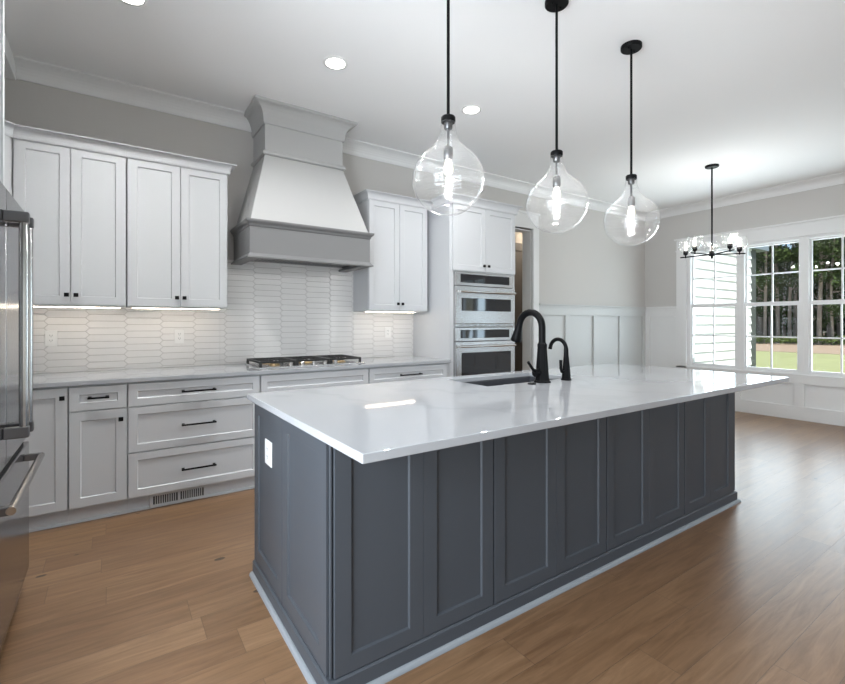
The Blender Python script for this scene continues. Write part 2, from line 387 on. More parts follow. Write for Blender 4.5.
# crown moulding of the room
def crown(z0, z1, out):
    h = z1 - z0; pr = [(0, z0), (.012, z0), (.016, z0 + .14 * h)]
    for i in range(7):
        t = i / 6; a = t * pi / 2
        pr.append((.016 + (out - .026) * (1 - cos(a)), z0 + h * (.14 + .72 * sin(a))))
    pr += [(out, z0 + .90 * h), (out, z1), (0, z1)]
    return pr
CRN = crown(3.012, CZ, .12)
struct(MB().sweep([(1.07, WY), (-.562, WY)], CRN).build('trim_1', M_['trim'], bevel=.001), 'white crown moulding beside the range hood, over the long run of wall cabinets', 'crown moulding')
struct(MB().sweep([(WX, YR), (WX, WY), (1.77, WY)], CRN).build('trim_2', M_['trim'], bevel=.001), 'white crown moulding from the hood round to the window wall', 'crown moulding')
struct(MB().box(XL, -.562, 1.2, WY, 3.0, CZ).build('trim_3', M_['trim'], bevel=.004), 'white boxed-in ceiling drop above the fridge cabinet', 'ceiling trim')

# ------------------------------------------------------------------ wainscot, doorway casing, window casing
RF = Frame((0, WY, 0), (1, 0, 0)); WF = Frame((WX, 0, 0), (0, -1, 0))      # range wall, window wall (a = -y)
w = MB()
w.fb(RF, 4.84, WX, 0, 1.50, 0, .006)
w.fb(RF, 4.84, WX, 1.39, 1.50, .006, .030); w.fb(RF, 4.84, WX, 1.50, 1.53, 0, .036); w.fb(RF, 4.84, WX, 1.53, 1.547, 0, .055)
w.fb(RF, 4.84, WX, 0, .18, .006, .032)
for a, b in ((4.84, 4.90), (5.406, 5.51), (6.065, 6.175), (6.74, 6.85), (7.41, WX - .0)): w.fb(RF, a, b, .18, 1.39, .006, .030)
struct(w.build('trim_4', M_['panel'], bevel=.0015), 'white board-and-batten wainscot on the wall beside the doorway', 'wainscot')
w = MB()
A = lambda y: -y
w.fb(WF, A(WY - .006), A(3.75), 0, 1.50, 0, .006)
w.fb(WF, A(WY - .030), A(3.75), 1.385, 1.50, .006, .030); w.fb(WF, A(WY - .036), A(3.75), 1.50, 1.53, 0, .036); w.fb(WF, A(WY - .055), A(3.75), 1.53, 1.547, 0, .055)
w.fb(WF, A(WY - .030), A(4.207), .18, 1.385, .006, .030); w.fb(WF, A(3.80), A(3.75), .18, 1.385, .006, .030)
w.fb(WF, A(3.75), A(YR), 0, .575, 0, .006); w.fb(WF, A(3.75), A(1.2), .475, .575, .006, .030)
for c in (3.65, 2.911, 2.176, 1.44, .7, -.05, -.8, -1.55, -2.3, -3.05): w.fb(WF, A(c + .053), A(c - .053), .18, .475, .006, .030)
w.fb(WF, A(1.2), A(YR), .475, .575, .006, .030)
struct(w.build('trim_5', M_['trim'], bevel=.0015), 'white panelled wainscot under the triple window', 'wainscot')  # lighter paint than the back-wall wainscot, making up for weak light here
struct(MB().fb(WF, A(WY - .032), A(YR), 0, .18, .006, .034).build('baseboard_right', M_['trim'], bevel=.002), 'white baseboard along the window wall', 'baseboard')
w = MB()
w.fb(RF, DX1 + .006, 4.84, 0, 2.56, 0, .036); w.fb(RF, DX0 - .12, DX0 - .006, 0, 2.56, 0, .022)
w.fb(RF, DX0 - .12, 4.84, 2.56, 2.75, 0, .024); w.fb(RF, DX0 - .135, 4.858, 2.75, 2.775, 0, .042); w.fb(RF, DX0 - .125, 4.85, 2.556, 2.572, 0, .03)
w.box(DX1 - .012, DX1 + .006, WY, WY + WT, 0, DZ); w.box(DX0 - .006, DX0 + .012, WY, WY + WT, 0, DZ); w.box(DX0, DX1, WY, WY + WT, DZ - .012, DZ + .02)
struct(w.build('trim_6', M_['trim'], bevel=.0015), 'white casing round the open doorway next to the ovens', 'door casing')
w = MB()
w.fb(WF, A(3.757), A(3.606), .575, 2.425, 0, .034); w.fb(WF, A(1.394), A(1.243), .60, 2.425, 0, .024)
w.fb(WF, A(3.757), A(1.243), 2.425, 2.595, 0, .026); w.fb(WF, A(3.785), A(1.215), 2.595, 2.62, 0, .05); w.fb(WF, A(3.77), A(1.23), 2.42, 2.437, 0, .034)
w.fb(WF, A(3.757), A(1.243), .575, .602, 0, .034)
struct(w.build('trim_7', M_['trim'], bevel=.0015), 'white casing, head board and sill of the triple window', 'window casing')

# ------------------------------------------------------------------ windows
def window(i, c, label):
    r = thing('window_%d' % i, (WX + .06, c, WZ0), label, 'window', kind='structure')
    hw = .3675; f = MB(); X0 = WX - .004
    for s in (-1, 1):
        f.box(X0, WX + .13, c + s * hw - (0 if s < 0 else .05), c + s * hw + (.05 if s < 0 else 0), WZ0, WZ1)
    f.box(X0, WX + .13, c - hw + .05, c + hw - .05, WZ1 - .035, WZ1); f.box(X0, WX + .13, c - hw + .05, c + hw - .05, WZ0, WZ0 + .025)
    f.build('window_frame', M_['trim'], r, bevel=.002)
    def sash(name, x, z0, z1, gy, gz0, gz1):
        s = MB(); iy = hw - .05
        s.box(x, x + .035, c - iy, c - gy, z0, z1); s.box(x, x + .035, c + gy, c + iy, z0, z1)
        s.box(x, x + .035, c - gy, c + gy, z0, gz0); s.box(x, x + .035, c - gy, c + gy, gz1, z1)
        s.box(x + .008, x + .03, c - .009, c + .009, gz0, gz1); zm = (gz0 + gz1) / 2; s.box(x + .008, x + .03, c - gy, c + gy, zm - .009, zm + .009)
        o = s.build(name, M_['trim'], r, bevel=.0015)
        MB().box(x + .016, x + .020, c - gy, c + gy, gz0, gz1).build('pane', M_['glass'], o)
        return o
    sash('upper_sash', WX + .055, 1.53, WZ1 - .035, .298, 1.575, 2.362)
    lo = sash('lower_sash', WX + .016, WZ0 + .025, 1.565, .292, .655, 1.520)
    MB().box(WX + .018, WX + .045, c - .025, c + .025, 1.565, 1.578).box(WX + .02, WX + .038, c - .02, c + .002, 1.576, 1.586).build('sash_lock', M_['trim'], r, bevel=.002)
window(1, 3.235, 'white double-hung window looking onto the siding, by the corner')
window(2, 2.50, 'white double-hung window in the middle of the triple window')
window(3, 1.765, 'white double-hung window of the triple window farthest from the corner')

# ------------------------------------------------------------------ outdoors
struct(MB().box(WX + WT, 34, -30, 34, -.6, -.5).build('ground_lawn', M_['lawn']), 'sunlit mown lawn outside the windows', 'lawn')
struct(MB().box(34, 95, -30, 60, -.6, -.48).build('ground_straw', M_['straw']), 'pine straw ground under the trees beyond the lawn', 'ground')
s = MB(); YW = 3.80; z = -.5
while z < 2.72:
    s.add([(WX + WT, YW - .004, z + .168), (10.42, YW - .004, z + .168), (10.42, YW - .028, z), (WX + WT, YW - .028, z), (WX + WT, YW + .02, z), (10.42, YW + .02, z), (WX + WT, YW + .02, z + .168), (10.42, YW + .02, z + .168)],
          [(3, 2, 1, 0), (4, 5, 2, 3), (1, 7, 6, 0), (2, 5, 7, 1), (4, 3, 0, 6)]); z += .16
s.box(WX + WT, 10.42, YW + .02, YW + 3.0, -.5, 2.8)
struct(s.build('wall_siding', M_['siding']), 'white lap siding on the wing of the house outside', 'exterior wall')
struct(MB().box(10.421, 10.68, YW - .005, YW + .3, -.5, 2.8).build('trim_8', M_['cornerpost']), 'dark grey-green corner board at the end of the siding', 'corner board')
struct(MB().box(WX + WT, 11.05, YW - .10, YW + 3.2, 2.74, 2.86).build('trim_9', M_['soffit']), 'blue-grey soffit over the siding', 'soffit')

def leaves(mb, c, rad, n, size):
    for _ in range(n):
        while True:
            q = Vector((random.uniform(-1, 1), random.uniform(-1, 1), random.uniform(-1, 1)))
            if .15 < q.length < 1: break
        p = Vector(c) + Vector((q.x * rad[0], q.y * rad[1], q.z * rad[2]))
        u = Vector((random.gauss(0, 1), random.gauss(0, 1), random.gauss(0, .6))).normalized(); v = u.orthogonal().normalized(); v.rotate(Matrix.Rotation(random.uniform(0, 6.28), 3, u))
        a = size * random.uniform(.6, 1.4); b = a * random.uniform(.35, .7)
        mb.add([p - u * a, p - v * b, p + u * a, p + v * b], [(0, 1, 2, 3)])
def make_tree(kind):
    H = (13, 12, 11)[kind]; r0 = (.15, .12, .10)[kind]
    root = thing('pine_tree', (30, 0, -.5), '', 'tree')
    t = MB(); pts = []; rs = []
    for i in range(9):
        q = i / 8; pts.append((30 + .25 * sin(q * 5 + kind) * q, .3 * sin(q * 4 + 2 * kind) * q, -.55 + H * q)); rs.append(r0 * (1 - .7 * q))
    t.tube(pts, rs, 8)
    for i in range(7):
        a = random.uniform(0, 6.28); z0 = random.uniform(1.5, 9); L = random.uniform(.6, 1.6)
        t.tube([(30, 0, z0), (30 + cos(a) * L * .6, sin(a) * L * .6, z0 + .15), (30 + cos(a) * L, sin(a) * L, z0 + .5)], [.045, .03, .012], 5)
    t.build('trunk', M_['bark'], root)
    f = MB()
    for i in range((9, 13, 17)[kind]):
        a = random.uniform(0, 6.28); zz = random.uniform((3.6, 1.6, .4)[kind], H - 1.2); d_ = random.uniform(.5, 1.5)
        leaves(f, (30 + cos(a) * d_, sin(a) * d_, zz), (.95, .95, .55), 190, .115)
    leaves(f, (30, 0, H - 1.0), (1.5, 1.5, 1.6), 500, .13)
    f.build('foliage', M_['needles'], root)
    return root
protos = [make_tree(k) for k in range(3)]
tl = ['tall pale-trunked pine at the wood edge beyond the lawn', 'dense dark evergreen in the wood beyond the lawn', 'low-branched leafy tree in the wood beyond the lawn']
used = set(); ntree = 0
for rowi, (dist, cnt) in enumerate(((50, 15), (54, 16), (59, 17))):
    for j in range(cnt):
        k = (0, 1, 0, 2, 0, 1)[(j + rowi * 2) % 6]
        o = protos[k] if k not in used else copy_tree(protos[k]); used.add(k)
        # spread across the view out of the windows
        ang = radians(1.5 + 19.5 * (j + random.uniform(.15, .85)) / cnt); dd = dist + random.uniform(-1, 1)
        o.location = (dd * cos(ang), dd * sin(ang), -.5); o.rotation_euler = (0, 0, random.uniform(0, 6.28))
        sc = random.uniform(1.05, 1.4); o.scale = (sc, sc, sc)
        tag(o, tl[k], 'tree', ['pale-trunked pines beyond the lawn', 'dark evergreens beyond the lawn', 'low-branched trees beyond the lawn'][k]); ntree += 1
b = MB()
for i in range(60):
    ang = radians(1 + 21 * i / 60); dd = 48 + random.uniform(-.6, 1.2)
    leaves(b, (dd * cos(ang), dd * sin(ang), -.2 + random.uniform(0, .2)), (.8, .8, random.uniform(.15, .5)), 80, .09)
tag(b.build('undergrowth', M_['bushleaf']), 'low leafy undergrowth along the wood edge', 'undergrowth', kind='stuff')
b = MB()
for i in range(120):
    ang = radians(1 + 22 * random.random()); dd = 66 + random.uniform(-2, 3)
    leaves(b, (dd * cos(ang), dd * sin(ang), random.uniform(.2, 1) * random.uniform(.3, 13)), (2.8, 2.8, 1.7), 150, .34)
tag(b.build('forest', M_['needles']), 'deep dark green mass of the wood behind the first trees', 'forest', kind='stuff')

# ------------------------------------------------------------------ cabinet hardware
def knob(fr, a, b, c, parent):
    k = MB(); k.fb(fr, a - .005, a + .005, b - .005, b + .005, c, c + .016); k.fb(fr, a - .0135, a + .0135, b - .0135, b + .0135, c + .014, c + .024)
    return k.build('knob', M_['black'], parent, bevel=.0015)
def pull(fr, a, b, c, L, parent):
    k = MB(); h = L / 2
    for s in (-1, 1): k.fb(fr, a + s * (h - .012) - .006, a + s * (h - .012) + .006, b - .006, b + .006, c, c + .026); k.fb(fr, a + s * (h - .012) - .009, a + s * (h - .012) + .009, b - .009, b + .009, c, c + .004)
    k.fb(fr, a - h, a + h, b - .0055, b + .0055, c + .022, c + .033)
    return k.build('handle', M_['black'], parent, bevel=.0015)
G = .0022
def door(fr, a0, a1, b0, b1, c, parent, name='door', m='white', rail=.057, rails=None):
    return MB().shaker(fr, a0 + G, a1 - G, b0 + G, b1 - G, c, rail=rail, rails=rails).build(name, M_[m], parent, bevel=.0012)

# ------------------------------------------------------------------ wall cabinets
UF = Frame((0, 3.97, 0), (1, 0, 0))       # c measured out from the cabinet boxes
UZ0, UZ1 = 1.40, 2.49
def upper(x0, x1, mid, label, knobs, crown_path, group='white two-door wall cabinets'):
    r = thing('wall_cabinet', ((x0 + x1) / 2, WY, UZ0), label, 'cabinet', group)
    MB().box(x0, x1, 3.97, WY, UZ0, UZ1 + .03).build('body', M_['white'], r, bevel=.0015)
    for (a0, a1), ka in zip(((x0 + .003, mid), (mid, x1 - .003)), knobs):
        d = door(UF, a0, a1, UZ0 + .004, UZ1, .02, r); knob(UF, ka, 1.473, .02, d)
    MB().sweep(crown_path, crown(UZ1 - .008, 2.56, .058), side=1).build('crown', M_['white'], r, bevel=.001)
    return r
cf = 3.952
upper(-.535, .0855, -.235, 'white two-door wall cabinet next to the angled corner cabinet', (-.256, -.204), [(.0855, cf), (-.535, cf)])
upper(.0925, .779, .436, 'white two-door wall cabinet between its twin and the range hood', (.411, .462), [(.779, WY), (.779, cf), (.0865, cf)])
upper(2.06, 2.757, 2.411, 'white two-door wall cabinet between the range hood and the oven tower', (2.384, 2.438), [(2.797, cf), (2.06, cf), (2.06, WY)])
# angled corner cabinet
r = thing('corner_wall_cabinet', (-.8, 4.1, UZ0), 'angled white corner wall cabinet just showing above the fridge', 'cabinet')
P = [(-.5365, WY), (-1.119, WY), (-1.119, 3.66), (-.846, 3.66), (-.5365, 3.9695)]
MB().add([(x, y, UZ0) for x, y in P] + [(x, y, UZ1 + .03) for x, y in P], [tuple(range(5)), tuple(range(9, 4, -1))] + [(i, i + 5, (i + 1) % 5 + 5, (i + 1) % 5) for i in range(5)]).build('body', M_['white'], r)
DF = Frame((-.846, 3.66, 0), (1, 1, 0)); d = door(DF, .012, .410, UZ0 + .004, UZ1, .02, r); knob(DF, .05, 1.473, .02, d)
MB().sweep([(-.5365, 3.952), (-.835, 3.6535)], crown(UZ1 - .008, 2.56, .058)).build('crown', M_['white'], r)

# under-cabinet lights
for i, (x0, x1, lb) in enumerate(((-.50, .06, 'slim lit strip light under the wall cabinet next to the corner'), (.12, .75, 'slim lit strip light under the wall cabinet by the hood'), (2.10, 2.71, 'slim lit strip light under the wall cabinet by the oven tower'))):
    r = thing('strip_light', ((x0 + x1) / 2, 4.1, UZ0), lb, 'strip light', 'under-cabinet strip lights')
    MB().box(x0, x1, 4.09, 4.13, UZ0 - .006, UZ0 - .0005).build('housing', M_['plastic'], r)
    MB().box(x0 + .01, x1 - .01, 4.103, 4.117, UZ0 - .0085, UZ0 - .0062).build('diffuser', M_['strip'], r)

# ------------------------------------------------------------------ range hood
r = thing('range_hood', (1.42, WY, 1.80), 'white tapered range hood with a grey band above the cooktop', 'range hood')
CX0, CX1, CF = 1.065, 1.772, 3.92
MB().box(CX0, CX1, CF, WY, 2.70, CZ).build('chimney', M_['white_dimmed'], r, bevel=.002)
MB().sweep([(CX1, WY), (CX1, CF), (CX0, CF), (CX0, WY)], crown(2.962, CZ, .105)).build('crown', M_['white_dimmed'], r, bevel=.001)
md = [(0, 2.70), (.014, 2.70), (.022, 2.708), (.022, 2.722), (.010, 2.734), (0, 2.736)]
MB().sweep([(CX1, WY), (CX1, CF), (CX0, CF), (CX0, WY)], md).build('molding', M_['white_dimmed'], r)
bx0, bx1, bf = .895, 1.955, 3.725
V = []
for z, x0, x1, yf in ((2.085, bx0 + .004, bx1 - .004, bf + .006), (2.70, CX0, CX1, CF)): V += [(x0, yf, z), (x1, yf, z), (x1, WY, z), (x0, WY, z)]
MB().add(V, [(3, 2, 1, 0), (4, 5, 6, 7)] + [(i, (i + 1) % 4, (i + 1) % 4 + 4, i + 4) for i in range(4)]).build('tapered_hood', M_['white_dimmed'], r, bevel=.002)
bp = [(bx1 + .0, WY), (bx1, bf), (bx0, bf), (bx0, WY)]
w = MB().sweep(bp, [(-.02, 1.815), (0, 1.815), (0, 2.085), (-.02, 2.085)])
part_label(w.build('band', M_['grey_lit'], r, bevel=.001), 'grey painted band')
w = MB().sweep(bp, [(-.02, 2.045), (0, 2.045), (.006, 2.05), (.010, 2.065), (.026, 2.08), (.030, 2.09), (.030, 2.10), (-.02, 2.10)])
part_label(w.build('cap_molding', M_['grey_lit'], r), 'grey cap moulding')
w = MB().sweep(bp, [(-.06, 1.797), (.024, 1.797), (.024, 1.806), (.010, 1.822), (0, 1.835), (-.02, 1.835), (-.06, 1.815)])
part_label(w.build('base_molding', M_['grey_lit'], r), 'grey base moulding')
w = MB().box(bx0 + .05, bx1 - .05, bf + .05, WY - .02, 1.835, 1.86)
w.build('liner', M_['steel'], r)
f_ = MB()
for k in range(26): x = bx0 + .12 + k * .033; f_.box(x, x + .018, bf + .14, WY - .10, 1.828, 1.835)
f_.build('filter', M_['darksteel'], r)

# ------------------------------------------------------------------ base cabinets
BF = Frame((0, 3.63, 0), (1, 0, 0)); TK = 3.668
def base(x0, x1, label, x0b=None):
    r = thing('base_cabinet', ((x0 + x1) / 2, WY, 0), label, 'cabinet', 'white base cabinets under the range counter')
    MB().box(x0 + .0005, x1 - .0005, 3.63, WY - .002, .105, .883).build('body', M_['white'], r)
    w = MB().box(x0, x1, TK, TK + .02, 0, .105); w.add([(x0, TK, .018), (x1, TK, .018), (x1, TK - .012, .012), (x0, TK - .012, .012), (x1, TK - .014, 0), (x0, TK - .014, 0), (x0, TK, 0), (x1, TK, 0)], [(0, 1, 2, 3), (3, 2, 4, 5), (0, 3, 5, 6), (1, 7, 4, 2), (5, 4, 7, 6), (0, 6, 7, 1)])
    w.build('toe_kick', M_['white'], r)
    return r
ZD = (.108, .410, .716, .722, .874)
r = base(-.66, -.2275, 'white single-door base cabinet half hidden by the fridge'); d = door(BF, -.655, -.230, .108, .874, .02, r); knob(BF, -.256, .812, .02, d)
r = base(-.2265, .0855, 'narrow white base cabinet with one drawer over one door')
d = door(BF, -.224, .0825, .720, .874, .02, r, 'drawer', rail=.048); pull(BF, -.071, .80, .02, .115, d)
d = door(BF, -.224, .0825, .108, .716, .02, r); knob(BF, .049, .648, .02, d)
r = base(.0865, .9455, 'wide white base cabinet of three stacked drawers')
for z0, z1, zp in ((.720, .874, .799), (.412, .716, .563), (.108, .408, .250)):
    d = door(BF, .0895, .943, z0, z1, .02, r, 'drawer', rail=.05); pull(BF, .516, zp, .02, .225, d)
r = base(.9465, 1.8845, 'white base cabinet with a plain panel under the cooktop')
door(BF, .950, 1.881, .720, .874, .02, r, 'front_panel', rail=.05)
d = door(BF, .950, 1.4155, .108, .716, .02, r); knob(BF, 1.38, .65, .02, d); d = door(BF, 1.4155, 1.881, .108, .716, .02, r); knob(BF, 1.45, .65, .02, d)
r = base(1.8855, 2.799, 'white base cabinet with a drawer next to the oven tower')
d = door(BF, 1.889, 2.757, .720, .874, .02, r, 'drawer', rail=.05); pull(BF, 2.322, .797, .02, .235, d)
d = door(BF, 1.889, 2.322, .108, .716, .02, r); knob(BF, 2.29, .65, .02, d); d = door(BF, 2.322, 2.757, .108, .716, .02, r); knob(BF, 2.355, .65, .02, d)
# floor register set in the toe kick
r = thing('floor_register', (.395, TK - .02, 0), 'white slotted air register in the toe kick under the three-drawer cabinet', 'vent')
fr = Frame((0, TK, 0), (1, 0, 0)); w = MB(); X0, X1 = .215, .575
w.fb(fr, X0, X1, .006, .020, .0, .022); w.fb(fr, X0, X1, .082, .098, .0, .022); w.fb(fr, X0, X0 + .02, .02, .082, 0, .022); w.fb(fr, X1 - .02, X1, .02, .082, 0, .022); w.fb(fr, .387, .403, .02, .082, 0, .022)
w.build('register_frame', M_['white'], r, bevel=.001)
for a, b in ((X0 + .02, .387), (.403, X1 - .02)):
    n = 11; w = MB()
    for k in range(1, n): x = a + (b - a) * k / n; w.fb(fr, x - .0028, x + .0028, .02, .082, .004, .019)
    w.build('louver', M_['white'], r)
part_label(MB().fb(fr, X0 + .02, X1 - .02, .02, .082, .001, .003).build('duct_opening', M_['slot'], r), 'dark duct opening')

# counter, backsplash
tag(MB().box(XL + .001, 2.799, 3.597, WY - .0005, .884, .914).build('wall_countertop', M_['quartz'], bevel=.003), 'white quartz counter along the tiled wall, under the cooktop', 'countertop')
def clip(p, x0, x1, z0, z1): return (min(max(p[0], x0), x1), min(max(p[1], z0), z1))
w = MB(); g = MB()
for (x0, x1, z0, z1) in ((-1.118, .779, .9145, 1.399), (.779, 2.06, .9145, 1.84), (2.06, 2.799, .9145, 1.399)):
    g.box(x0, x1, WY - .005, WY - .0005, z0, z1)
    px_, ph, tip, gp = .2445, .052, .024, .0022
    for ci in range(-9, 9):
        cx_ = 1.069 + px_ * (ci + .5)
        for ri in range(-1, 20):
            cz_ = .93 + ph * ri + (ph / 2 if ci % 2 else 0)
            hl = px_ / 2 + tip / 2
            def hexa(e):
                pts = [(-hl + e, 0), (-hl + tip + e * .4, -ph / 2 + e), (hl - tip - e * .4, -ph / 2 + e), (hl - e, 0), (hl - tip - e * .4, ph / 2 - e), (-hl + tip + e * .4, ph / 2 - e)]
                return [clip((cx_ + a, cz_ + b_), x0 + .0005, x1 - .0005, z0 + .0005, z1 - .0005) for a, b_ in pts]
            o = hexa(gp / 2 + .0004); i_ = hexa(gp / 2 + .0022)
            if max(p[0] for p in o) - min(p[0] for p in o) < .004 or max(p[1] for p in o) - min(p[1] for p in o) < .004: continue
            t1, t2, t3 = (random.uniform(-.0004, .0004) for _ in range(3))
            V = [(a, WY - .004, b_) for a, b_ in o] + [(a, WY - .0085, b_) for a, b_ in o] + [(a, WY - .0098 + t1 + t2 * (1 if a > cx_ else -1) + t3 * (1 if b_ > cz_ else -1), b_) for a, b_ in i_]
            F = [(k, (k + 1) % 6, (k + 1) % 6 + 6, k + 6) for k in range(6)] + [(k + 6, (k + 1) % 6 + 6, (k + 1) % 6 + 12, k + 12) for k in range(6)] + [(12, 13, 14, 15, 16, 17)]
            w.add(V, F)
r = thing('tile_backsplash', (1, WY, .914), 'white long-hexagon tile backsplash above the range counter', 'backsplash')
w.build('tiles', M_['tile'], r); part_label(g.build('grout', M_['grout'], r), 'grey grout')

# outlets
def outlet(fr, a, b, label, w_=.072, gang=1, c=.0):
    p0 = fr.p(a, b, c); r = thing('outlet', p0, label, 'outlet', 'white wall outlets')
    MB().fb(fr, a - w_ / 2, a + w_ / 2, b - .058, b + .058, c, c + .006).build('cover_plate', M_['plastic'], r, bevel=.003)
    k = MB(); s = MB()
    k.fb(fr, a - .017, a + .017, b - .034, b + .034, c + .006, c + .009); k.build('receptacle', M_['plastic'], r, bevel=.001)
    for dz in (-.018, .018):
        s.fb(fr, a - .008, a - .0055, b + dz - .001, b + dz + .008, c + .009, c + .0095); s.fb(fr, a + .0055, a + .008, b + dz - .001, b + dz + .008, c + .009, c + .0095); s.fb(fr, a - .002, a + .002, b + dz - .009, b + dz - .005, c + .009, c + .0095)
    part_label(s.build('slots', M_['slot'], r), 'dark socket slots')
TF = Frame((0, WY - .0095, 0), (1, 0, 0))
outlet(TF, -.368, 1.168, 'white outlet on the backsplash next to the fridge')
outlet(TF, .465, 1.168, 'white outlet on the backsplash under the cabinet beside the hood')
outlet(TF, 2.466, 1.178, 'white outlet on the backsplash beside the oven tower')

# ------------------------------------------------------------------ cooktop
r = thing('gas_cooktop', (1.43, 3.98, .914), 'stainless gas cooktop with black cast iron grates under the hood', 'cooktop')
kx0, kx1, ky0, ky1 = .975, 1.915, 3.735, 4.235
MB().box(kx0, kx1, ky0, ky1, .9142, .922).build('pan', M_['steel'], r, bevel=.003)
for gx in range(3):
    a = kx0 + .012 + gx * .306; b = a + .300; w = MB(); z0, z1 = .950, .966
    for y in (3.80, 4.215): w.box(a, b, y - .009, y + .009, z0, z1)
    for x in (a + .009, b - .009): w.box(x - .009, x + .009, 3.80, 4.215, z0, z1)
    for x in (a + .009, b - .009):
        for y in (3.80, 4.215): w.box(x - .01, x + .01, y - .01, y + .01, .922, z0)
    m_ = (a + b) / 2; w.box(a, b, 4.0, 4.012, z0 + .004, z1); w.box(m_ - .006, m_ + .006, 3.80, 3.86, z0 + .004, z1); w.box(m_ - .006, m_ + .006, 3.95, 4.07, z0 + .004, z1); w.box(m_ - .006, m_ + .006, 4.15, 4.215, z0 + .004, z1)
    for y in (3.90, 4.11): w.box(a, a + .10, y - .006, y + .006, z0 + .004, z1); w.box(b - .10, b, y - .006, y + .006, z0 + .004, z1)
    w.build('grate', M_['iron'], r, bevel=.002)
for bx_, by_, br in ((1.14, 3.90, .036), (1.14, 4.11, .045), (1.435, 4.0, .058), (1.73, 3.90, .045), (1.73, 4.11, .036)):
    o = MB().lathe((bx_, by_, .922), [(br * 1.25, 0), (br * 1.25, .008), (br, .012), (br, .016)], 20).build('burner', M_['brass'], r)
    part_label(MB().lathe((bx_, by_, .938), [(br * .92, 0), (br * .92, .006), (br * .8, .009)], 20).build('burner_cap', M_['iron'], o), 'black burner cap')
for k in range(5):
    x = 1.235 + k * .10
    MB().lathe((x, 3.765, .922), [(.021, 0), (.021, .006), (.017, .010), (.0165, .030), (.014, .032)], 16).build('control_knob', M_['bar'], r)

# ------------------------------------------------------------------ oven tower
TX0, TX1, TYF = 2.80, 3.715, 3.63
r = thing('oven_cabinet', (3.26, WY, 0), 'tall white cabinet holding the two built-in ovens', 'cabinet')
w = MB()
w.box(TX0, TX0 + .02, TYF, WY - .002, 0, 2.52); w.box(TX1 - .02, TX1, TYF, WY - .002, 0, 2.52)
w.box(TX0 + .02, TX1 - .02, 4.27, WY - .002, 0, 2.52); w.box(TX0 + .02, TX1 - .02, TYF, 4.27, 1.808, 2.52); w.box(TX0 + .02, TX1 - .02, TYF, 4.27, .105, .535)
w.box(TX0 + .02, 2.853, TYF - .0, TYF + .03, .535, 1.808); w.box(3.687, TX1 - .02, TYF, TYF + .03, .535, 1.808); w.box(2.853, 3.687, TYF, TYF + .03, 1.235, 1.241)
w.box(TX0 + .02, TX1 - .02, 3.668, 3.69, 0, .105)
w.build('body', M_['white'], r)
OF = Frame((0, TYF, 0), (1, 0, 0))
for a0, a1, ka in ((2.828, 3.2685, 3.236), (3.2685, 3.709, 3.301)):
    d = door(OF, a0, a1, 1.815, UZ1, .02, r); knob(OF, ka, 1.879, .02, d)
d = door(OF, 2.828, 3.709, .112, .528, .02, r, 'drawer'); pull(OF, 3.2685, .40, .02, .23, d)
MB().sweep([(TX1, WY - .002), (TX1, 3.612), (TX0, 3.612), (TX0, 3.885)], crown(UZ1 - .008, 2.57, .06)).build('crown', M_['white'], r, bevel=.001)

def oven(z0, z1, zp, gz0, gz1, hz, label, vent):
    r = thing('wall_oven', (3.27, TYF, z0), label, 'oven', 'stainless built-in wall ovens')
    a0, a1 = 2.857, 3.683
    MB().fb(OF, a0 + .01, a1 - .01, z0 + .004, z1 - .004, -.5, -.0015 + .002).build('body', M_['darksteel'], r)
    p = MB().fb(OF, a0, a1, zp + .004, z1, .001, .022).build('control_panel', M_['steel'], r, bevel=.003)
    dsp = part_label(MB().fb(OF, 2.926, 3.612, zp + .034, z1 - .022, .0215, .0245).build('display', M_['ovenglass'], p, bevel=.001), 'black glass display')
    w = MB().fb(OF, a0, a1, z0 + (.03 if vent else 0), zp - .004, .001, .034)
    d = w.build('oven_door', M_['steel'], r, bevel=.004)
    part_label(MB().fb(OF, 2.930, 3.624, gz0, gz1, .0335, .0365).build('oven_window', M_['ovenglass'], d, bevel=.004), 'black glass window')
    h = MB(); h.tube([OF.p(2.885, hz, .075), OF.p(3.655, hz, .075)], .0115, 12)
    for a in (2.91, 3.63): h.fb(OF, a - .013, a + .013, hz - .011, hz + .011, .034, .078)
    h.build('handle', M_['chrome'], d, bevel=.002)
    if vent:
        v = MB().fb(OF, a0, a1, z0, z0 + .027, .001, .03).build('vent_trim', M_['steel'], r, bevel=.002)
        s = MB()
        for k in range(9): a = 2.90 + k * .084; s.fb(OF, a, a + .066, z0 + .012, z0 + .019, .0296, .0305)
        part_label(s.build('vent_slots', M_['slot'], v), 'dark vent slots')
oven(1.243, 1.803, 1.66, 1.404, 1.536, 1.600, 'upper stainless oven with a narrow window, below the tower doors', True)
oven(.54, 1.232, 1.09, .64, .976, 1.040, 'lower stainless oven with a tall window, partly hidden by the island', False)

